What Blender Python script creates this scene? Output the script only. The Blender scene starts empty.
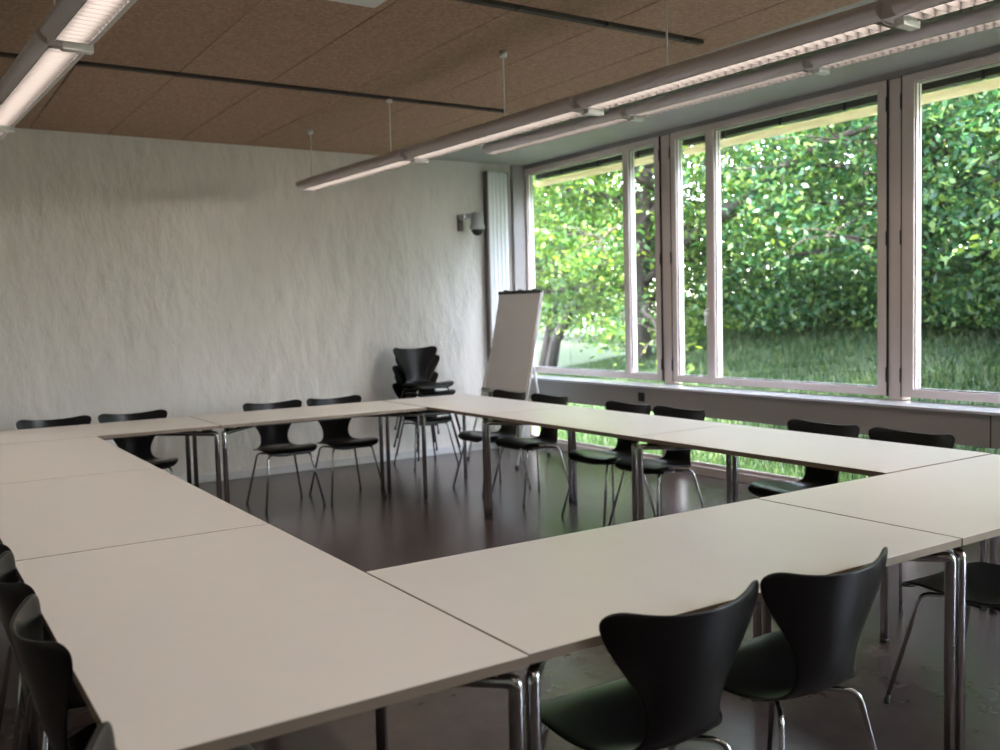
import bpy, bmesh, math, random
import numpy as np
from mathutils import Vector, Matrix, Quaternion
random.seed(7); RNG = np.random.default_rng(11)
PI = math.pi
scene = bpy.context.scene
COL = scene.collection

# ------------------------------------------------------------------ helpers
def link(o):
    COL.objects.link(o); return o

class MB:
    """collects shapes and links them as one mesh object"""
    def __init__(s): s.v=[]; s.f=[]; s.m=[]; s.sm=[]
    def add(s, vs, fs, mi=0, smooth=False):
        k=len(s.v); s.v+= [tuple(v) for v in vs]
        for f in fs: s.f.append(tuple(i+k for i in f)); s.m.append(mi); s.sm.append(smooth)
    def box(s, x0,x1,y0,y1,z0,z1, mi=0):
        vs=[(x0,y0,z0),(x1,y0,z0),(x1,y1,z0),(x0,y1,z0),(x0,y0,z1),(x1,y0,z1),(x1,y1,z1),(x0,y1,z1)]
        s.add(vs,[(0,3,2,1),(4,5,6,7),(0,1,5,4),(1,2,6,5),(2,3,7,6),(3,0,4,7)],mi)
        return s
    def obox(s, c, ax, ay, az, mi=0):
        c=Vector(c);ax=Vector(ax);ay=Vector(ay);az=Vector(az)
        vs=[c-ax-ay-az,c+ax-ay-az,c+ax+ay-az,c-ax+ay-az,c-ax-ay+az,c+ax-ay+az,c+ax+ay+az,c-ax+ay+az]
        s.add(vs,[(0,3,2,1),(4,5,6,7),(0,1,5,4),(1,2,6,5),(2,3,7,6),(3,0,4,7)],mi); return s
    def tube(s, pts, r, n=12, mi=0, cap=True):
        pts=[Vector(p) for p in pts]; rs=r if isinstance(r,(list,tuple)) else [r]*len(pts)
        T=[]
        for i in range(len(pts)):
            a=pts[max(i-1,0)]; b=pts[min(i+1,len(pts)-1)]
            T.append((b-a).normalized())
        ref=Vector((0,0,1)) if abs(T[0].z)<.9 else Vector((1,0,0))
        nrm=T[0].cross(ref).normalized()
        vs=[]
        for i,p in enumerate(pts):
            if i: 
                q=T[i-1].rotation_difference(T[i]); nrm=(q@nrm)
                nrm=(nrm-T[i]*nrm.dot(T[i])).normalized()
            b=T[i].cross(nrm)
            for k in range(n):
                a=2*PI*k/n; vs.append(p+(nrm*math.cos(a)+b*math.sin(a))*rs[i])
        fs=[]
        for i in range(len(pts)-1):
            for k in range(n):
                fs.append((i*n+k,i*n+(k+1)%n,(i+1)*n+(k+1)%n,(i+1)*n+k))
        s.add(vs,fs,mi,True)
        if cap:
            k=len(s.v)-len(vs)
            s.f.append(tuple(k+j for j in range(n))[::-1]); s.m.append(mi); s.sm.append(False)
            s.f.append(tuple(k+(len(pts)-1)*n+j for j in range(n))); s.m.append(mi); s.sm.append(False)
        return s
    def prism(s, prof, y0, y1, mi=0, smooth=False, caps=True):
        """profile in xz swept along y"""
        n=len(prof)
        vs=[(x,y0,z) for x,z in prof]+[(x,y1,z) for x,z in prof]
        s.add(vs,[(i,(i+1)%n,n+(i+1)%n,n+i) for i in range(n)],mi,smooth)
        if caps:
            s.add([(x,y0,z) for x,z in prof],[tuple(range(n))[::-1]],mi)
            s.add([(x,y1,z) for x,z in prof],[tuple(range(n))],mi)
        return s
    def mesh(s,name,mats):
        me=bpy.data.meshes.new(name); me.from_pydata(s.v,[],s.f)
        if not isinstance(mats,(list,tuple)): mats=[mats]
        for m in mats: me.materials.append(m)
        me.polygons.foreach_set('material_index',s.m); me.polygons.foreach_set('use_smooth',s.sm)
        me.update()
        bm=bmesh.new(); bm.from_mesh(me); bmesh.ops.recalc_face_normals(bm,faces=bm.faces); bm.to_mesh(me); bm.free()
        return me
    def build(s,name,mats,parent=None,loc=(0,0,0),bevel=0):
        me=s.mesh(name,mats)
        if bevel:
            bm=bmesh.new(); bm.from_mesh(me)
            bmesh.ops.remove_doubles(bm,verts=bm.verts,dist=1e-5)
            es=[e for e in bm.edges if len(e.link_faces)==2 and e.calc_face_angle(0)>.6]
            bmesh.ops.bevel(bm,geom=es,offset=bevel,segments=2,affect='EDGES',profile=.6)
            bm.to_mesh(me); bm.free()
        o=bpy.data.objects.new(name,me); link(o); o.parent=parent; o.location=loc
        return o
def tag(o,label=None,cat=None,group=None,kind=None):
    if label: o['label']=label
    if cat: o['category']=cat
    if group: o['group']=group
    if kind: o['kind']=kind
    return o
def empty(name,loc=(0,0,0),rz=0):
    o=bpy.data.objects.new(name,None); o.empty_display_size=.1; link(o); o.location=loc; o.rotation_euler=(0,0,rz); return o
def dup(root,loc,rz,label,group=None):
    def cp(o,par):
        c=o.copy(); COL.objects.link(c); c.parent=par
        for ch in list(o.children): cp(ch,c)
        return c
    r=cp(root,None); r.location=loc; r.rotation_euler=(0,0,rz); r['label']=label
    if group: r['group']=group
    return r
def bezier_bend(a,b,c,r,n=6):
    """points of a path a-b-c with a round bend at b"""
    a,b,c=Vector(a),Vector(b),Vector(c)
    p=b+(a-b).normalized()*r; q=b+(c-b).normalized()*r
    out=[a]
    for i in range(n+1):
        t=i/n; out.append(p*(1-t)**2+b*2*t*(1-t)+q*t*t)
    out.append(c); return out

# ------------------------------------------------------------------ materials
def mat(name,col,rough=.5,metal=0,spec=.5,emis=None,es=0):
    m=bpy.data.materials.new(name); m.use_nodes=True
    b=m.node_tree.nodes['Principled BSDF']
    b.inputs['Base Color'].default_value=(*col,1); b.inputs['Roughness'].default_value=rough
    b.inputs['Metallic'].default_value=metal; b.inputs['Specular IOR Level'].default_value=spec
    if emis: b.inputs['Emission Color'].default_value=(*emis,1); b.inputs['Emission Strength'].default_value=es
    return m
def nd(m,t,**k):
    n=m.node_tree.nodes.new(t)
    for a,v in k.items(): setattr(n,a,v)
    return n
def lk(m,a,b): m.node_tree.links.new(a,b)
def noise_col(m,c0,c1,scale,stretch=(1,1,1),bump=0,dist=.01,detail=6,lo=.3,hi=.7,coord='Object',rough=.6,bscale=None,rot=(0,0,0)):
    b=m.node_tree.nodes['Principled BSDF']
    tc=nd(m,'ShaderNodeTexCoord'); mp=nd(m,'ShaderNodeMapping'); mp.inputs['Scale'].default_value=stretch; mp.inputs['Rotation'].default_value=rot
    lk(m,tc.outputs[coord],mp.inputs['Vector'])
    nz=nd(m,'ShaderNodeTexNoise'); nz.inputs['Scale'].default_value=scale; nz.inputs['Detail'].default_value=detail; nz.inputs['Roughness'].default_value=rough
    lk(m,mp.outputs[0],nz.inputs['Vector'])
    cr=nd(m,'ShaderNodeValToRGB'); cr.color_ramp.elements[0].position=lo; cr.color_ramp.elements[1].position=hi
    cr.color_ramp.elements[0].color=(*c0,1); cr.color_ramp.elements[1].color=(*c1,1)
    lk(m,nz.outputs['Fac'],cr.inputs[0]); lk(m,cr.outputs[0],b.inputs['Base Color'])
    if bump:
        bp=nd(m,'ShaderNodeBump'); bp.inputs['Strength'].default_value=bump; bp.inputs['Distance'].default_value=dist
        src=nz
        if bscale:
            src=nd(m,'ShaderNodeTexNoise'); src.inputs['Scale'].default_value=bscale; src.inputs['Detail'].default_value=4
            lk(m,mp.outputs[0],src.inputs['Vector'])
        lk(m,src.outputs['Fac'],bp.inputs['Height']); lk(m,bp.outputs[0],b.inputs['Normal'])
    return m
M={}
M['plaster']=noise_col(mat('rough_plaster',(.5,.5,.48),.85,spec=.2),(.72,.70,.655),(.80,.78,.735),2.2,(1,1,.45),bump=.85,dist=.05,bscale=6,rot=(0,.35,0))
M['ceil']=noise_col(mat('wood_wool',(.2,.14,.1),.95,spec=.1),(.27,.18,.13),(.62,.43,.31),45,bump=.6,dist=.006,rough=.8)
M['ceil_gap']=mat('ceiling_gap',(.03,.022,.018),.9)
M['track']=mat('ceiling_track_metal',(.06,.045,.04),.6,.3)
M['smoothceil']=noise_col(mat('smooth_ceiling',(.45,.45,.43),.6),(.40,.395,.38),(.46,.455,.44),3)
M['floor']=noise_col(mat('linoleum',(.06,.05,.048),.3,spec=.5),(.062,.046,.045),(.085,.064,.062),6,bump=.05,dist=.002,bscale=60)
M['floor'].node_tree.nodes['Principled BSDF'].inputs['Roughness'].default_value=.24
M['base']=mat('baseboard_paint',(.62,.64,.64),.35)
M['frame']=noise_col(mat('window_frame_paint',(.3,.27,.26),.45),(.74,.65,.61),(.78,.69,.65),5)
M['white_alu']=mat('white_outer_frame',(.88,.88,.88),.4)
M['seal']=mat('window_gasket',(.02,.02,.02),.7)
M['panel']=noise_col(mat('spandrel_paint',(.26,.25,.25),.5),(.36,.35,.345),(.39,.38,.375),4)
M['sill']=mat('sill_laminate',(.74,.76,.82),.14,spec=.7)
M['top']=noise_col(mat('white_laminate',(.72,.68,.63),.36,spec=.5),(.69,.665,.635),(.71,.685,.655),8)
M['edge']=mat('table_edge_band',(.23,.175,.13),.5)
M['chrome']=mat('chrome_tube',(.52,.52,.53),.18,1.0)
M['black']=mat('black_plastic',(.012,.012,.013),.45)
M['shell']=noise_col(mat('black_lacquer',(.01,.01,.01),.3,spec=.5),(.006,.006,.0065),(.009,.0085,.009),60); M['shell'].node_tree.nodes['Principled BSDF'].inputs['Specular IOR Level'].default_value=.3
M['lampbody']=mat('luminaire_housing',(.62,.56,.55),.42,.1)
M['louvre']=mat('louvre_aluminium',(.15,.14,.135),.45,.2)
M['tube']=mat('lit_fluorescent_tube',(1,1,1),.4,emis=(1,.86,.76),es=1.1)
M['whitep']=mat('white_plastic',(.78,.78,.76),.4)
M['socket']=mat('dark_socket_plastic',(.02,.02,.022),.4)
M['paper']=noise_col(mat('flipchart_paper',(.6,.57,.56),.7),(.87,.84,.85),(.90,.87,.88),1.5,(0,0,6))
M['rad']=mat('radiator_enamel',(.80,.83,.82),.35)
M['radside']=mat('radiator_side',(.16,.13,.12),.5)
M['silver']=mat('silver_metal_paint',(.50,.50,.52),.3,.35)
M['bark']=noise_col(mat('bark',(.07,.055,.045),.9),(.018,.014,.012),(.05,.038,.031),9,(1,1,.3),bump=.6,dist=.02)
M['blind']=mat('blind_slat_stack',(.07,.075,.065),.6)
M['soil']=noise_col(mat('lawn_soil',(.05,.08,.03),.95),(.03,.05,.02),(.07,.11,.04),5)
M['outwall']=noise_col(mat('outer_wall_render',(.5,.49,.46),.8),(.48,.47,.44),(.54,.53,.5),6)
def leaf_mat(name,c0,c1,c2,trans=.45):
    m=bpy.data.materials.new(name); m.use_nodes=True; nt=m.node_tree; nt.nodes.clear()
    geo=nd(m,'ShaderNodeNewGeometry'); cr=nd(m,'ShaderNodeValToRGB')
    e=cr.color_ramp.elements; e[0].color=(*c0,1); e[1].color=(*c2,1); e[0].position=.1; e[1].position=1
    k=e.new(.55); k.color=(*c1,1)
    lk(m,geo.outputs['Random Per Island'],cr.inputs[0])
    d=nd(m,'ShaderNodeBsdfDiffuse'); t=nd(m,'ShaderNodeBsdfTranslucent'); g=nd(m,'ShaderNodeBsdfGlossy'); g.inputs['Roughness'].default_value=.45
    lk(m,cr.outputs[0],d.inputs[0])
    hs=nd(m,'ShaderNodeHueSaturation'); hs.inputs['Hue'].default_value=.48; hs.inputs['Saturation'].default_value=1.1; hs.inputs['Value'].default_value=1.7
    lk(m,cr.outputs[0],hs.inputs['Color']); lk(m,hs.outputs[0],t.inputs[0])
    a=nd(m,'ShaderNodeMixShader'); a.inputs[0].default_value=trans; lk(m,d.outputs[0],a.inputs[1]); lk(m,t.outputs[0],a.inputs[2])
    b=nd(m,'ShaderNodeMixShader'); b.inputs[0].default_value=.03; lk(m,a.outputs[0],b.inputs[1]); lk(m,g.outputs[0],b.inputs[2])
    o=nd(m,'ShaderNodeOutputMaterial'); lk(m,b.outputs[0],o.inputs[0]); return m
M['leaf']=leaf_mat('leaves',(.022,.07,.02),(.05,.12,.024),(.16,.23,.04))
M['leaf2']=leaf_mat('bluish_leaves',(.018,.06,.028),(.032,.095,.032),(.13,.20,.045),.35)
M['grass']=leaf_mat('grass_blades',(.014,.048,.017),(.026,.068,.02),(.08,.11,.028),.3)
M['awning']=leaf_mat('cream_fabric',(.80,.76,.55),(.82,.78,.58),(.84,.80,.6),.5)
# thin glass: mostly transparent with a fresnel reflection
g=bpy.data.materials.new('window_glass'); g.use_nodes=True; g.node_tree.nodes.clear()
tr=nd(g,'ShaderNodeBsdfTransparent'); tr.inputs[0].default_value=(.95,.97,.96,1)
gl=nd(g,'ShaderNodeBsdfGlossy'); gl.inputs['Roughness'].default_value=.0
fr=nd(g,'ShaderNodeFresnel'); gg=nd(g,'ShaderNodeNewGeometry'); mr=nd(g,'ShaderNodeMapRange')
mr.inputs[3].default_value=1.45; mr.inputs[4].default_value=1/1.45      # same reflectance on the way in and out
lk(g,gg.outputs['Backfacing'],mr.inputs[0]); lk(g,mr.outputs[0],fr.inputs[0])
mx=nd(g,'ShaderNodeMixShader'); lk(g,fr.outputs[0],mx.inputs[0]); lk(g,tr.outputs[0],mx.inputs[1]); lk(g,gl.outputs[0],mx.inputs[2])
ou=nd(g,'ShaderNodeOutputMaterial'); lk(g,mx.outputs[0],ou.inputs[0]); M['glass']=g

# ------------------------------------------------------------------ room shell
XW=5.9; YB=8.5; H=3.03; XL=-1.9; YF=-2.6
S=lambda o: tag(o,kind='structure')
S(MB().box(XL-.2,XW+.12,YF-.2,YB+.2,-.2,0).build('floor',M['floor']))
S(MB().box(XL-.2,XW+.12,YB,YB+.2,0,H+.2).build('wall_back',M['plaster']))
S(MB().box(XL-.2,XL,YF,YB,0,H+.2).build('wall_left',M['plaster']))
S(MB().box(XL-.2,XW+.12,YF-.2,YF,0,H+.2).build('wall_front',M['plaster']))
# ceiling: slab, smooth strip by the windows, wood wool panels with joints
cb=MB()
cb.box(XL-.2,XW+.25,YF-.2,YB+.2,H+.03,H+.2,1)
cb.box(4.37,XW+.12,YF,YB,H,H+.03,2)
xs=[XL]+[1.66+.59*k for k in range(-6,5)]+[4.37]
xs=[x for x in xs if x>=XL]
ys=[YF]+[6.22-2.12*k for k in range(4,-1,-1)]+[YB]
ys=[y for i,y in enumerate(ys) if i==0 or y>YF+.1]
for i in range(len(xs)-1):
    for j in range(len(ys)-1):
        x0,x1=xs[i]+.004,xs[i+1]-.004
        last = xs[i+1]==4.37
        y0,y1=ys[j]+(.03 if j else 0),ys[j+1]-(.03 if j<len(ys)-2 else 0)
        if last: x1=4.37
        cb.box(x0,x1,y0,y1,H,H+.03,0)
        if last and j<len(ys)-2: cb.box(4.16,4.37,y1,y1+.06,H,H+.03,0)
S(cb.build('ceiling',[M['ceil'],M['ceil_gap'],M['smoothceil']]))
for n,y in enumerate(ys[1:-1]):
    t=MB(); t.box(XL,4.16,y-.012,y+.028,H-.016,H+.012)
    for x in xs[1:-1]:
        if x<4.1: t.box(x-.012,x+.012,y-.03,y+.02,H-.02,H+.01)
    S(t.build('trim_%d'%(n+1),M['track']))
S(MB().box(XL,XW-.02,YB-.018,YB,0,.075).build('baseboard_back',M['base'],bevel=.004))
S(MB().box(XL,XL+.018,YF,YB-.02,0,.075).build('baseboard_left',M['base'],bevel=.004))

# window wall -----------------------------------------------------------
wall=MB()
wall.box(XW-.17,XW-.02,8.455,YB,0,H); wall.box(XW-.02,XW+.12,8.49,YB,0,H)                       # end pier in the corner
wall.box(XW,XW+.10,YF,8.485,H-.045,H+.03)                  # head
wall.box(XW-.28,XW+.10,YF,8.485,.55,.755)                  # spandrel below the windows
S(wall.build('wall_right',M['panel'],bevel=.003))
# thin joint lines in the spandrel cladding
jt=MB()
for y in (3.16,-.9): jt.box(XW-.2812,XW-.28,y-.004,y+.004,.55,.75)
S(jt.build('trim_9',M['seal']))
S(MB().box(XW-.29,XW+.03,YF,8.45,.752,.772).build('trim_10',M['sill'],bevel=.004))       # window sill
S(MB().box(XW-.03,XW+.10,YF,8.485,0.0,.075).build('trim_11',M['frame'],bevel=.006))         # floor rail under the low glazing
mu=MB()
posts=[(6.205,6.341),(3.945,4.055),(1.67,1.80),(-.61,-.475),(-2.6,-2.5)]
for a,b in posts: mu.box(XW,XW+.10,a,b,.775,H-.045); mu.box(XW-.01,XW+.10,a,b,.075,.56)
S(mu.build('trim_12',M['frame'],bevel=.004))
ZB,ZT=.80,H-.045
def sash(name,y0,y1,z0,z1,parent,bl,bh,bb=.055):
    """one casement: frame ring, glass near the room side, white outside rebate and gasket"""
    f=MB(); x0,x1=XW-.015,XW+.006
    f.box(x0,x1,y0,y0+bl,z0,z1); f.box(x0,x1,y1-bh,y1,z0,z1)
    f.box(x0,x1,y0+bl,y1-bh,z0,z0+bb); f.box(x0,x1,y0+bl,y1-bh,z1-bb,z1)
    o=f.build(name,M['frame'],parent,bevel=.002)
    a0,a1,c0,c1=y0+bl,y1-bh,z0+bb,z1-bb
    w=MB()
    for (u0,u1,q) in ((XW+.013,XW+.044,.001),(XW+.050,XW+.068,.005)):
        w.box(u0,u1,y0+.002,a0+q,z0,z1); w.box(u0,u1,a1-q,y1-.002,z0,z1)
        w.box(u0,u1,a0+q,a1-q,z0,c0+q); w.box(u0,u1,a0+q,a1-q,c1-q,z1)
    w.build('outer_frame',M['white_alu'],o)
    s=MB(); g=.004
    for (sx0,sx1) in ((x1,XW+.013),(XW+.044,XW+.050)):
        s.box(sx0,sx1,a0-g,a0+g,c0,c1); s.box(sx0,sx1,a1-g,a1+g,c0,c1); s.box(sx0,sx1,a0,a1,c0-g,c0+g); s.box(sx0,sx1,a0,a1,c1-g,c1+g)
    s.build('gasket',M['seal'],o)
    MB().box(XW+.008,XW+.012,a0-.002,a1+.002,c0-.002,c1+.002).build('pane',M['glass'],o)
    return o
def handle(parent,y,z=1.42):
    h=MB(); h.box(XW-.025,XW-.015,y-.014,y+.014,z-.035,z+.035)
    h.tube(bezier_bend((XW-.025,y,z+.01),(XW-.055,y,z+.01),(XW-.055,y,z-.12),.015),.008,8)
    h.build('handle',M['whitep'],parent)
# bays: far edge, near edge, division, and whether the wide pane comes first (far side)
bays=[(8.49,6.341,6.80,True),(6.205,4.055,5.703,False),(3.945,1.80,2.26,True),(1.67,-.475,1.17,False),(-.61,-2.50,-2.04,True)]
for n,(a,b,m,wf) in enumerate(bays):
    r=empty('window_%d'%(n+1)); tag(r,kind='structure')
    if wf: sash('sash',m,a,ZB,ZT,r,.045,.06 if n==0 else .09); sash('sash',b,m,ZB,ZT,r,.07,.025); handle(r,m+.025)
    else:  sash('sash',m,a,ZB,ZT,r,.075,.06); sash('sash',b,m,ZB,ZT,r,.075,.013); handle(r,m+.06)
    for yy in (a,b):
        if yy>8.4: continue
        MB().box(XW-.017,XW+.004,yy-.004,yy+.004,ZB,ZT).build('gap_seal',M['seal'],r)
        for z in (.95,1.9,2.82):
            MB().tube([(XW-.021,yy,z-.05),(XW-.021,yy,z+.05)],.007,8).build('hinge',M['seal'],r)
    # low fixed glazing of the same bay
    lr=empty('window_%d'%(n+6)); tag(lr,kind='structure')
    f=MB(); x0,x1=XW-.005,XW+.02
    z0,z1=.075,.56
    f.box(x0,x1,b,b+.03,z0,z1); f.box(x0,x1,a-.03,a,z0,z1); f.box(x0,x1,b+.03,a-.03,z0,z0+.03); f.box(x0,x1,b+.03,a-.03,z1-.02,z1)
    fo=f.build('frame',M['frame'],lr)
    w=MB(); u0,u1=XW+.03,XW+.10; w.box(u0,u1,b,b+.03,z0,z1); w.box(u0,u1,a-.03,a,z0,z1)
    w.build('outer_frame',M['white_alu'],fo)
    MB().box(XW+.021,XW+.025,b+.028,a-.028,z0+.028,z1-.018).build('pane',M['glass'],fo)
# blinds hanging outside each bay
for n,(a,b,_m,_w) in enumerate(bays):
    bl=empty('exterior_blind',(XW+.2,(a+b)/2,0))
    nm=['above the window by the flipchart','above the middle window','above the right-hand window','above the fourth window along the wall','above the last window along the wall'][n]
    tag(bl,'raised outdoor blind with a cream bottom roll, '+nm,'blind',group='raised blinds outside the windows')
    L=(a-b)/2+.02
    st=MB()
    for k in range(12): st.box(-.04,.04,-L,L,2.90+k*.011,2.907+k*.011)
    st.build('slat_stack',M['blind'],bl)
    MB().box(-.045,.055,-L,L,3.035,3.10).build('head_box',M['blind'],bl)
    pr=[(.03*math.cos(t),2.848+.035*math.sin(t)) for t in [2*PI*i/20 for i in range(20)]]
    MB().prism(pr,-L,L,smooth=True).build('bottom_roll',M['awning'],bl)
    for yy in (-L*.55,0,L*.55):
        MB().box(-.046,-.041,yy-.012,yy+.012,2.885,3.03).build('strap',M['seal'],bl)
S(MB().box(XW+.12,XW+.45,YF-.3,YB+.3,3.12,3.4).build('trim_13',M['outwall']))

# ------------------------------------------------------------------ tables
TL,TW,TH=1.594,.806,.74
def make_table():
    r=empty('meeting_table')
    t=MB(); hx,hy=TL/2,TW/2
    t.box(-hx+.0025,hx-.0025,-hy+.0025,hy-.0025,TH-.023,TH-.0012,1)
    t.box(-hx+.0035,hx-.0035,-hy+.0035,hy-.0035,TH-.0012,TH,0)
    t.build('tabletop',[M['top'],M['edge']],r)
    MB().box(-.42,.42,-.025,.025,.665,.705).build('beam',M['black'],r)
    for sx in (-1,1):
        for sy in (-1,1):
            cx,cy=sx*(hx-.024),sy*(hy-.024)
            ix,iy=sx*(hx-.024-.356),sy*.02
            l=MB().tube(bezier_bend((cx,cy,.012),(cx,cy,.683),(ix,iy,.683),.014),.0165,14)
            lo=l.build('leg',M['chrome'],r)
            MB().tube([(cx,cy,0),(cx,cy,.012),(cx,cy,.02)],[.018,.019,.019],14).build('foot_cap',M['black'],lo)
            dx,dy=-sx*.707,-sy*.707
            for q,e in ((.07,.03),(.25,.02)):
                MB().obox((cx+dx*q,cy+dy*q,.706),(dx*e,dy*e,0),(-dy*.02,dx*.02,0),(0,0,.009)).build('bracket',M['black'],r)
    return tag(r,'x','table',group='white-topped meeting tables in the ring')
tabs=[ # cx, cy, rz, label
 (.687,1.585+TL/2,PI/2,'white meeting table nearest the camera, at the near left corner of the ring'),
 (.687,3.183+TL/2,PI/2,'white meeting table in the middle of the left row, farther than the nearest one'),
 (.687,4.781+TL/2,PI/2,'white meeting table at the far end of the left row, touching the back row'),
 (.285+TL/2,6.79,0,'white meeting table at the far left corner of the ring, along the plaster wall'),
 (1.883+TL/2,6.79,0,'white meeting table of the back row, before the two middle chairs'),
 (3.897,5.605+TL/2,PI/2,'white meeting table at the far right corner, nearest the flipchart and the chair stack'),
 (3.897,4.008+TL/2,PI/2,'white meeting table in the middle of the row along the windows'),
 (3.897,2.411+TL/2,PI/2,'white meeting table at the near end of the row along the windows'),
 (1.090+TL/2,1.995,0,'white meeting table in front of the two near black chair backs'),
 (2.688+TL/2,1.995,0,'white meeting table at the near right corner, cut by the right edge of the picture')]
T0=make_table()
for i,(x,y,rz,lab) in enumerate(tabs):
    if i==0: T0.location=(x,y,0); T0.rotation_euler=(0,0,rz); T0['label']=lab
    else: dup(T0,(x,y,0),rz,lab)

# ------------------------------------------------------------------ chairs
def shell_mesh():
    # y, z, half width, side curl forward, side lift
    P=[(.204,.412,.120,0,0),(.209,.422,.165,0,0),(.206,.434,.190,0,.002),(.185,.447,.212,0,.006),(.14,.456,.229,0,.010),(.07,.451,.238,0,.014),
       (0,.440,.238,0,.018),(-.06,.430,.226,0,.018),(-.11,.424,.196,.0,.016),(-.15,.429,.160,.004,.012),(-.178,.446,.132,.012,.006),
       (-.196,.476,.115,.018,0),(-.209,.518,.110,.024,0),(-.220,.560,.122,.032,0),(-.231,.605,.148,.042,0),(-.242,.650,.184,.054,.002),
       (-.252,.693,.218,.066,.008),(-.260,.730,.240,.076,.014),(-.265,.753,.247,.080,.018),(-.268,.767,.242,.078,.020),(-.270,.776,.224,.070,.022),(-.270,.780,.196,.056,.020)]
    n=15; vs=[]; fs=[]
    for (y,z,w,c,l) in P:
        for k in range(n):
            t=-1+2*k/(n-1); a=abs(t)
            vs.append((w*t, y+c*a**2.0, z+l*a**2.2))
    for i in range(len(P)-1):
        for k in range(n-1):
            q=i*n+k; fs.append((q,q+1,q+n+1,q+n))
    me=bpy.data.meshes.new('shell_src'); me.from_pydata(vs,[],fs); me.update()
    o=bpy.data.objects.new('tmp',me); link(o)
    m=o.modifiers.new('s','SOLIDIFY'); m.thickness=.010; m.offset=0
    m=o.modifiers.new('u','SUBSURF'); m.levels=2; m.render_levels=2
    dg=bpy.context.evaluated_depsgraph_get(); dg.update()
    r=bpy.data.meshes.new_from_object(o.evaluated_get(dg)); r.name='seat_shell'
    bpy.data.objects.remove(o); r.materials.clear(); r.materials.append(M['shell'])
    r.polygons.foreach_set('use_smooth',[True]*len(r.polygons)); r.update(); return r
def make_chair():
    r=empty('plywood_chair')
    s=bpy.data.objects.new('seat_shell',shell_mesh()); link(s); s.parent=r
    h=MB(); h.tube([(0,0,.388),(0,0,.428)],[.075,.07],20); h.obox((0,0,.405),(.11,0,0),(0,.05,0),(0,0,.008))
    h.build('mount',M['black'],r)
    for sx in (-1,1):
        for sy in (-1,1):
            fx,fy=sx*(.232 if sy>0 else .225),sy*.232
            tx,ty=sx*(.165 if sy>0 else .150),(.140 if sy>0 else -.168)
            zt=.416 if sy>0 else .402
            l=MB().tube(bezier_bend((sx*.03,sy*.03,.402),(tx,ty,zt),(fx,fy,.012),.035,7),.008,10)
            lo=l.build('leg',M['chrome'],r)
            d=(Vector((fx,fy,.012))-Vector((tx,ty,zt))).normalized()
            e=Vector((fx,fy,.012))
            MB().tube([e-d*.022,e,e+Vector((0,0,-.012))],[.0095,.0105,.011],10).build('foot_cap',M['black'],lo)
    return tag(r,'x','chair',group='black shell chairs with chrome legs')
C0=make_chair()
chairs=[
 (.965,7.06,PI,'black shell chair at the far left, first along the plaster wall'),
 (1.495,7.06,PI,'black shell chair second along the plaster wall, beside the inner table corner'),
 (2.55,7.05,PI,'black shell chair third along the plaster wall, left of the two seen whole'),
 (3.075,7.05,PI,'black shell chair fourth along the plaster wall, nearest the chair stack'),
 (4.16,6.56,PI/2,'black shell chair on the window side, directly below the flipchart'),
 (4.17,6.00,PI/2,'black shell chair on the window side, second from the flipchart'),
 (4.17,5.06,PI/2,'black shell chair on the window side, below the small black socket'),
 (4.17,4.55,PI/2,'black shell chair on the window side, fourth from the flipchart'),
 (4.17,3.41,PI/2,'black shell chair on the window side, below the middle window, with its seat tip showing'),
 (4.17,2.87,PI/2,'black shell chair on the window side nearest the right edge of the picture'),
 (1.512,1.752,-.03,'black shell chair in the foreground, left one of the near pair with large backs'),
 (2.022,1.752,-.03,'black shell chair in the foreground, right one of the near pair with large backs'),
 (3.21,1.82,0,'black shell chair at the right edge, seat seen under the near right table'),
 (.47,2.32,-PI/2,'black shell chair at the lower left edge, its back against the nearest table'),
 (.47,2.86,-PI/2,'black shell chair at the left edge, second from the bottom left corner'),
 (.47,3.38,-PI/2,'black shell chair at the left edge, third and farthest of the left row'),
 (.47,1.42,-PI/2,'black shell chair tip under the near left table corner at the bottom edge'),
]
for i,(x,y,rz,lab) in enumerate(chairs):
    if i==0: C0.location=(x,y,0); C0.rotation_euler=(0,0,rz); C0['label']=lab
    else: dup(C0,(x,y,0),rz,lab)
ordn=['bottom chair of the stack','second chair from the bottom of the stack','middle chair of the stack','second chair from the top of the stack','top chair of the stack']
for k in range(5):
    dup(C0,(4.345+.012*(1 if k%2 else -1),8.02-.012*k,.086*k),PI+.03*(k%3-1),'black shell chair, %s by the plaster wall'%ordn[k],'stacked black chairs by the plaster wall')

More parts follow.
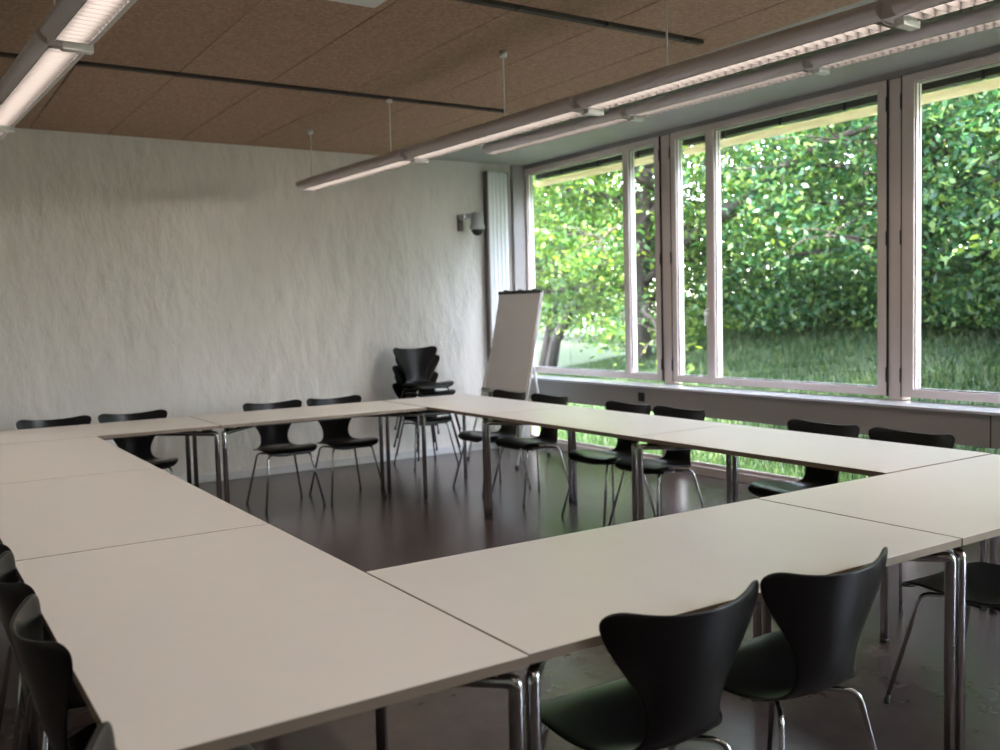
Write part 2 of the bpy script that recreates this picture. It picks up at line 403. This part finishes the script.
# ------------------------------------------------------------------ luminaires
LAMP_W=6.2
def luminaire(y_far,secs,xc_far,zb,zceil,label,rods,slope=.049,power=1.0):
    """pendant strip light running toward the viewer (-y); local y is 0 at the far end"""
    r=empty('strip_light',(xc_far,y_far,0)); ang=math.atan(slope); r.rotation_euler=(0,0,ang)
    tag(r,label,'lamp',group='white louvred strip lights')
    w,h=.108,.10
    y=0
    for k,L in enumerate(secs):
        a0=math.acos(.58); zc=zb+.05
        pr=[(w*math.cos(t),zc+.05*math.sin(t)) for t in [-a0+(PI+2*a0)*i/26 for i in range(27)]]
        x0=w*.58; z0=pr[0][1]
        pr+=[(-x0,z0+.022)]+[(.055*math.cos(t),z0+.024+.042*math.sin(t)) for t in [PI-PI*i/8 for i in range(1,8)]]+[(x0,z0+.022)]
        hb=MB(); hb.prism(pr,y-L,y,smooth=False,caps=False)
        for yy in (y,y-L):
            hb.prism([(w*math.cos(2*PI*i/28),zc+.05*math.sin(2*PI*i/28)) for i in range(28)],yy-.003,yy+.003)
        ho=hb.build('housing',M['lampbody'],r)
        lv=MB()
        lv.box(-x0,-x0+.002,y-L+.02,y-.02,z0-.002,z0+.022); lv.box(x0-.002,x0,y-L+.02,y-.02,z0-.002,z0+.022)
        m=int(L/.05)
        for i in range(m):
            yy=y-.03-(L-.06)*i/(m-1)
            lv.box(-x0+.002,x0-.002,yy-.001,yy+.001,z0-.002,z0+.025)
        lv.build('louvre',M['louvre'],r)
        MB().tube([(0,y-.04,z0+.046),(0,y-L+.04,z0+.046)],.008,10).build('tube',M['tube'],r)
        al=bpy.data.lights.new('lamp_light','AREA'); al.shape='RECTANGLE'; al.size=.09; al.size_y=L-.08; al.energy=LAMP_W*power*L/2.05; al.color=(1,.87,.77); al.spread=math.radians(140)
        ao=bpy.data.objects.new('lamp_light',al); link(ao); ao.parent=r; ao.location=(0,y-L/2,z0+.034)
        y-=L
        if k<len(secs)-1:
            MB().box(-.07,.07,y-.07,y,zb+.012,zb+.075).build('connector',M['lampbody'],r)
            MB().box(-.03,.085,y-.075,y-.03,zb-.016,zb+.02).build('sensor',M['whitep'],r,bevel=.004)
            y-=.07
    for yr in rods:
        q=MB().tube([(0,yr,zb+h-.005),(0,yr,zceil-.01)],.005,8).build('rod',M['whitep'],r)
        MB().tube([(0,yr,zceil-.035),(0,yr,zceil)],[.022,.024],14).build('ceiling_cap',M['whitep'],q)
    return r
luminaire(7.68,[1.75]*5,3.09,2.53,H,'long white louvred strip light hanging on rods in front of the windows',[-.10,-1.45,-2.85,-4.2,-5.6,-7.0])
luminaire(7.35,[1.8,1.55,1.75,1.75,1.75],4.755,2.90,H,'white strip light fixed close under the ceiling next to the windows',[-.3,-1.6,-3.0,-4.4,-5.8],.055,power=.6)
luminaire(7.65,[1.75]*5,.49,2.53,H,'bright louvred strip light hanging at the top left corner',[-.6,-3.4,-4.9,-6.3,-7.8],.049)

# ------------------------------------------------------------------ projector
pj=empty('ceiling_projector',(1.80,3.80,0))
tag(pj,'pale grey projector under the ceiling, cut by the top edge of the picture','projector')
MB().box(-.17,.17,-.15,.20,2.86,2.96).build('body',M['whitep'],pj,bevel=.012)
MB().tube([(-.09,.195,2.91),(-.09,.235,2.91)],[.032,.03],18).build('lens',M['black'],pj)
MB().box(-.02,.15,.2005,.203,2.885,2.935).build('vent_grille',M['socket'],pj)
MB().tube([(0,0,2.96),(0,0,H)],.02,14).build('mount',M['whitep'],pj)

# ------------------------------------------------------------------ flipchart
fc=empty('flipchart_stand',(5.14,7.65,0),0)
tag(fc,'white flipchart easel leaning back beside the first window','flipchart')
ph,ln=.085,.226
n=Vector((-math.cos(ph),-math.sin(ph),0)); a=Vector((-n.y,n.x,0)); up=Vector((-n.x*math.sin(ln),-n.y*math.sin(ln),math.cos(ln))); nn=a.cross(up); 
if nn.dot(n)<0: nn=-nn
c=Vector((0,0,1.174))
MB().obox(c-nn*.012,a*.325,up*.49,nn*.010).build('board',M['whitep'],fc,bevel=.003)
MB().obox(c+nn*.004+up*.002,a*.318,up*.475,nn*.005).build('paper_pad',M['paper'],fc)
cl=MB().obox(c+up*.485+nn*.008,a*.327,up*.014,nn*.012)
for s in (-.22,.22,0): cl.obox(c+up*.503+nn*.006+a*s,a*.03,up*.010,nn*.010)
cl.build('clamp_bar',M['black'],fc)
MB().obox(c-up*.505+nn*.03,a*.31,up*.008,nn*.035).build('pen_tray',M['silver'],fc,bevel=.003)
MB().obox(c-up*.50+nn*.03-a*.28,a*.04,up*.016,nn*.02).build('tray_clip',M['black'],fc)
for s in (-1,1):
    top=c+up*.40+a*.30*s-nn*.03; b=Vector((-.33,-.42*s*-1*0+0,0))
    foot=top+ (Vector((n.x*.42,n.y*.42,0))) ; foot=Vector((foot.x,foot.y+a.y*s*.10,0))
    l=MB().tube([top,foot+Vector((0,0,.012))],.013,12).build('leg',M['whitep'],fc)
    MB().tube([foot,foot+Vector((0,0,.03))],.017,12).build('foot_cap',M['black'],l)
top=c+up*.42-nn*.03; foot=Vector((top.x+.30,top.y+.02,0))
l=MB().tube([top,foot+Vector((0,0,.012))],.013,12).build('leg',M['whitep'],fc)
MB().tube([foot,foot+Vector((0,0,.03))],.017,12).build('foot_cap',M['black'],l)

# ------------------------------------------------------------------ radiator, camera, socket
rd=empty('tall_radiator',(5.54,YB-.004,0))
tag(rd,'tall white vertical panel radiator on the back wall next to the window corner','radiator')
b=MB()
for k in range(5):
    x=-.145+k*.049; b.box(x,x+.046,-.075,-.050,.35,2.93)
b.box(-.145,.097,-.056,-.045,.36,2.92)
b.build('panel',M['rad'],rd,bevel=.004)
MB().box(-.165,-.146,-.07,0,.34,2.94).box(.098,.112,-.07,0,.34,2.94).build('side_grille',M['radside'],rd)
for z in (.6,2.7): MB().box(-.1,.07,-.047,0,z-.03,z+.03).build('wall_bracket',M['radside'],rd)
for x in (-.1,.06): MB().tube([(x,-.035,0),(x,-.035,.36)],.011,10).build('pipe',M['rad'],rd)
cm=empty('wall_camera',(5.125,YB,2.40))
tag(cm,'small silver dome camera on a wall arm, left of the radiator','camera')
MB().box(-.075,-.02,-.03,0,-.09,.075).build('wall_plate',M['radside'],cm,bevel=.004)
MB().tube([(-.05,-.02,.05),(-.03,-.10,.06),(.05,-.17,.06)],[.028,.028,.03],16).box(-.065,.03,-.12,-.01,.035,.078).build('arm',M['silver'],cm)
def lathe(mb,c,prof,nseg=24,mi=0):
    c=Vector(c); vs=[]; 
    for r_,z in prof:
        for k in range(nseg):
            t=2*PI*k/nseg; vs.append(c+Vector((r_*math.cos(t),r_*math.sin(t),z)))
    fs=[(i*nseg+k,i*nseg+(k+1)%nseg,(i+1)*nseg+(k+1)%nseg,(i+1)*nseg+k) for i in range(len(prof)-1) for k in range(nseg)]
    mb.add(vs,fs,mi,True); return mb
lathe(MB(),(.065,-.17,0),[(.001,.095),(.05,.092),(.066,.075),(.070,-.03),(.080,-.045),(.080,-.075),(.068,-.085)]).build('housing',M['silver'],cm)
lathe(MB(),(.065,-.17,-.085),[(.064,0)]+[(.062*math.cos(t),-.062*math.sin(t)) for t in [PI/2*i/8 for i in range(9)]]).build('dome',M['black'],cm)
sk=empty('wall_socket',(XW-.28,6.33,.672))
tag(sk,'small black square socket on the grey panel under the windows','socket')
MB().box(-.008,0,-.04,.04,-.04,.04).build('cover_plate',M['socket'],sk,bevel=.002)
lathe(MB(),(0,0,0),[(.028,0),(.028,.004),(.022,.004),(.018,-.0)],20).build('outlet',M['black'],sk).matrix_local=Matrix.Translation((-.008,0,0))@Matrix.Rotation(-PI/2,4,'Y')

# ------------------------------------------------------------------ outdoors
def gz(x,y):
    return -.06+(gz0(x)+.06)*(1-.8*min(1,max(0,(y-10)/5)))
def gz0(x):
    t=max(0,x-6.6); return -.06+ .24*t*min(1,t/1.5) * (1 if t<9 else 1) if t<9 else -.06+.24*9+.1*(t-9)
gm=MB(); nx,ny=44,40
X=[6.0+ (i/nx)**1.3*40 for i in range(nx+1)]; Y=[-14+j*1.8 for j in range(ny+1)]
vs=[(x,y,gz(x,y)+ (.05*math.sin(x*1.7+y)*math.cos(y*.9) if x>7 else 0)) for x in X for y in Y]
fs=[(i*(ny+1)+j,(i+1)*(ny+1)+j,(i+1)*(ny+1)+j+1,i*(ny+1)+j+1) for i in range(nx) for j in range(ny)]
gm.add(vs,fs,0,True)
gr=gm.build('ground',M['soil']); S(gr)
# grass blades
def tri_mesh(name,V,F,m,parent=None):
    me=bpy.data.meshes.new(name); k=F.shape[1]
    me.vertices.add(len(V)); me.vertices.foreach_set('co',V.astype(np.float32).ravel())
    me.loops.add(F.size); me.loops.foreach_set('vertex_index',F.astype(np.int32).ravel())
    me.polygons.add(len(F)); me.polygons.foreach_set('loop_start',np.arange(0,F.size,k,dtype=np.int32))
    me.materials.append(m); me.update(calc_edges=True); me.validate()
    o=bpy.data.objects.new(name,me); link(o); o.parent=parent; return o
N=110000
gx=6.15+RNG.random(N)**1.7*11; gy=2+RNG.random(N)*(14)
z0=np.array([gz(a,b)+(.05*math.sin(a*1.7+b)*math.cos(b*.9) if a>7 else 0) for a,b in zip(gx,gy)])-.01
hgt=(.05+.09*RNG.random(N))*(1+.02*(gx-6)); ang=RNG.random(N)*6.28; lx=RNG.normal(0,.035,N); ly=RNG.normal(0,.035,N)
wd=.006*(1+.25*(gx-6))
B=np.stack([gx,gy,z0],1); D=np.stack([np.cos(ang)*wd,np.sin(ang)*wd,np.zeros(N)],1); Tp=B+np.stack([lx,ly,hgt],1)
V=np.stack([B-D,B+D,Tp],1).reshape(-1,3)
tag(tri_mesh('lawn_grass',V,np.arange(3*N).reshape(-1,3),M['grass']),'long green grass on the bank outside the low windows','grass',kind='stuff')

def leaves(C,size,flat=.5):
    """rhombus leaves at points C"""
    n=len(C)
    nr=RNG.normal(0,1,(n,3)); nr[:,2]=np.abs(nr[:,2])*(1+flat*2); nr/=np.linalg.norm(nr,axis=1)[:,None]
    d=RNG.normal(0,1,(n,3)); d[:,2]-=.9; d-=nr*(d*nr).sum(1)[:,None]; d/=np.linalg.norm(d,axis=1)[:,None]
    e=np.cross(nr,d); s=(size*(.7+.6*RNG.random(n)))[:,None]
    V=np.stack([C-d*s*.55,C+e*s*.30-d*s*.08,C+d*s*.55,C-e*s*.30-d*s*.08],1).reshape(-1,3)
    return V,np.arange(4*n).reshape(-1,4)
def make_tree(name,x,y,h,rad,zlow,nbr,nleaf,label,leafm,trunk_r=.13,limbs=(),size=.085,bare=None,lean=(0,0)):
    z=gz(x,y)-.05
    r=empty(name,(x,y,z)); tag(r,label,'tree',group='leafy trees outside the windows')
    tk=MB(); pts=[]; m=9
    for i in range(m):
        t=i/(m-1); pts.append(Vector((lean[0]*t+.10*math.sin(t*5+x),lean[1]*t+.10*math.cos(t*4+y)-.1*math.cos(y),h*.92*t)))
    tk.tube(pts,[trunk_r*(1-.8*i/(m-1)) for i in range(m)],12); tk.build('trunk',M['bark'],r)
    cs=[]; bm_=MB()
    ga=random.random()*6
    for k in range(nbr):
        t=zlow+(1-zlow)*((k+.5)/nbr); i=t*(m-1); i0=int(min(i,m-2)); p=pts[i0].lerp(pts[i0+1],i-i0)
        ga+=2.4+random.uniform(-.4,.4); L=rad*(1.05-.55*t)*random.uniform(.75,1.1)
        d=Vector((math.cos(ga),math.sin(ga),random.uniform(.0,.5))).normalized()
        bp=[]; 
        for q in range(7):
            s=q/6; bp.append(p+d*L*s+Vector((.12*math.sin(q*1.9+k),.12*math.cos(q*1.7+k),-.55*s*s*L*.4)))
        bm_.tube(bp,[max(.006,trunk_r*.42*(1-.9*q/6)*(1.1-t*.6)) for q in range(7)],7)
        nt=int(14+L*7)
        for q in range(nt):
            s=.18+.82*random.random(); i=s*6; i0=int(min(i,5)); b=bp[i0].lerp(bp[i0+1],i-i0)
            side=Vector((random.gauss(0,1),random.gauss(0,1),random.gauss(-.15,.45)))*(.30+.20*L*(1-s*.5))*.8
            e=b+side
            if q%3==0: bm_.tube([b,b.lerp(e,.5)+Vector((0,0,.05)),e],[.012,.008,.004],5,cap=False)
            cs.append((e,random.choice((.2,.28,.36)))); 
    for (pp,rr) in limbs:
        bm_.tube(pp,rr,10)
    bo=bm_.build('branches',M['bark'],r)
    cs=np.array([[*c,s] for c,s in cs]); idx=RNG.integers(0,len(cs),nleaf)
    off=RNG.normal(0,1,(nleaf,3))*np.array([1,1,.42]); C=cs[idx,:3]+off*cs[idx,3:4]*.8
    if bare is not None:
        keep=bare(C+np.array([x,y,z])); C=C[keep]
    V,F=leaves(C,size); o=tri_mesh('foliage',V,F,leafm,r); o['kind']='stuff'
    return r
lim=[([Vector((0,0,1.55)),Vector((-.1,-.8,1.75)),Vector((-.15,-1.9,2.25)),Vector((-.15,-2.7,2.6)),Vector((-.1,-3.5,2.95)),Vector((0,-4.6,3.1))],[.11,.10,.085,.07,.05,.02]),
     ([Vector((-.15,-2.7,2.6)),Vector((-.3,-2.9,3.1)),Vector((-.35,-3.1,3.6))],[.05,.04,.02])]
lim2=[([Vector((-.1,-.3,.1)),Vector((-.7,-1.3,.75)),Vector((-1.2,-2.6,1.5)),Vector((-1.5,-4.1,2.3)),Vector((-1.6,-5.2,2.9))],[.13,.11,.09,.06,.03])]
make_tree('broadleaf_tree',10.3,11.45,6.0,3.1,.16,38,46000,'leafy tree whose trunk shows through the narrow pane right of the flipchart window',M['leaf'],.17,lim,bare=lambda C: ~((C[:,0]<10.3)&(np.abs((C[:,1]-11.45)-(C[:,0]-10.3)*1.1)<.33)&(RNG.random(len(C))<.85)))
make_tree('broadleaf_tree',11.2,7.2,5.6,3.0,.12,38,44000,'dense green tree seen through the middle window',M['leaf2'],.13)
make_tree('broadleaf_tree',10.6,3.3,5.4,2.9,.12,34,36000,'dense green tree seen through the right-hand window',M['leaf2'],.13)
make_tree('broadleaf_tree',11.8,16.3,6.4,3.2,.16,36,25000,'light green tree with bright gaps behind the flipchart',M['leaf'],.15,lim2,lean=(0,-1.5))
make_tree('broadleaf_tree',16.0,11.0,7.5,3.6,.12,36,42000,'tree farther back between the first and middle windows',M['leaf'],.16,size=.11)
make_tree('broadleaf_tree',16.5,5.0,7.2,3.6,.10,36,42000,'tree farther back behind the middle window tree',M['leaf2'],.16,size=.11)
make_tree('broadleaf_tree',15.0,21.5,7.2,3.4,.15,32,9000,'tree farther back seen at the left end of the first window',M['leaf'],.16,size=.11)
def make_bush(x,y,rx,ry,h,n,label,m,size=.075):
    z=gz(x,y)-.05; r=empty('shrub',(x,y,z)); tag(r,label,'shrub',group='shrubs on the bank outside')
    st=MB(); cs=[]
    for k in range(26):
        a=random.random()*6.28; q=random.random()**.5; e=Vector((rx*q*math.cos(a),ry*q*math.sin(a),h*(.35+.65*random.random())*(1.05-.5*q)))
        st.tube([(e.x*.2,e.y*.2,0),(e.x*.7,e.y*.7,e.z*.6),e],[.02,.012,.004],5,cap=False)
        cs+= [e,e*.7,Vector((e.x,e.y,e.z*.45))]
    st.build('stems',M['bark'],r)
    cs=np.array([list(c) for c in cs]); C=cs[RNG.integers(0,len(cs),n)]+RNG.normal(0,1,(n,3))*np.array([.28*rx/1.2,.28*ry/1.5,.16]); C=C[C[:,2]>.0]
    V,F=leaves(C,size,.2); o=tri_mesh('foliage',V,F,m,r); o['kind']='stuff'
make_bush(11.6,9.2,1.3,2.2,1.3,16000,'dark green shrub low on the bank behind the middle window',M['leaf2'])
make_bush(11.8,5.0,1.3,2.2,1.4,16000,'green shrub low on the bank behind the right-hand window',M['leaf2'])
make_bush(13.2,13.4,1.4,2.0,1.3,12000,'yellow green shrub low on the bank behind the first window',M['leaf'])

make_tree('broadleaf_tree',8.9,-.2,5.6,2.3,.16,30,22000,'unseen tree added beyond the right edge of the picture to shade the bank',M['leaf2'],.12)  # added out of view so its crown shades the grass along the facade
for k,(x,y) in enumerate(((20,27),(22,18),(23,10),(22,2.5))):
    make_tree('broadleaf_tree',x,y,9.5,5.2,.06,36,20000,'distant dark tree, %s of the four tall ones closing off the bank'%['leftmost','second from the left','third from the left','rightmost'][k],M['leaf2'],.2,size=.2)
make_tree('broadleaf_tree',8.0,2.0,3.4,1.5,.10,26,18000,'slim unseen tree added close to the building beyond the right edge of the picture to shade the near grass',M['leaf2'],.10)  # second added tree, unseen, keeps sun off the grass behind the low glazing
# ------------------------------------------------------------------ light
w=bpy.data.worlds.new('World'); scene.world=w; w.use_nodes=True
sky=w.node_tree.nodes.new('ShaderNodeTexSky'); sky.sky_type='NISHITA'; sky.sun_disc=False
el=math.radians(40); sd=Vector((.07,-.997,0)).normalized()*math.cos(el)+Vector((0,0,math.sin(el)))
sky.sun_elevation=el; sky.sun_rotation=math.atan2(sd.x,sd.y)
bg=w.node_tree.nodes['Background']; bg.inputs[1].default_value=2.9
hs=w.node_tree.nodes.new('ShaderNodeHueSaturation'); hs.inputs['Saturation'].default_value=.5
w.node_tree.links.new(sky.outputs[0],hs.inputs['Color']); tn=w.node_tree.nodes.new('ShaderNodeMix'); tn.data_type='RGBA'; tn.blend_type='MULTIPLY'; tn.inputs[0].default_value=1; tn.inputs[7].default_value=(1,.93,.99,1)
w.node_tree.links.new(hs.outputs[0],tn.inputs[6]); w.node_tree.links.new(tn.outputs[2],bg.inputs[0])
sl=bpy.data.lights.new('Sun','SUN'); sl.energy=34; sl.angle=.01; sl.color=(1,.93,.80)
so=bpy.data.objects.new('sun',sl); link(so); so.rotation_euler=sd.to_track_quat('Z','Y').to_euler()

# ------------------------------------------------------------------ camera
F_=Vector((0.54426837,0.83629646,-0.06618286)); R_=Vector((0.83690649,-0.54672612,-0.02603995)); U_=R_.cross(F_).normalized(); R_=F_.cross(U_).normalized()
cd=bpy.data.cameras.new('Camera'); cam=bpy.data.objects.new('Camera',cd); link(cam)
mw=Matrix((R_,U_,-F_)).transposed().to_4x4(); mw.translation=Vector((0,0,1.456)); cam.matrix_world=mw; cd.dof.use_dof=True; cd.dof.focus_distance=3.4; cd.dof.aperture_fstop=3.2
cd.sensor_width=36; cd.sensor_fit='HORIZONTAL'; cd.lens=942.13*36/1000; cd.clip_start=.05; cd.clip_end=200
scene.camera=cam
vs_=scene.view_settings; vs_.view_transform='Standard'; vs_.look='None'; vs_.gamma=1; vs_.use_curve_mapping=False; vs_.exposure=1.0
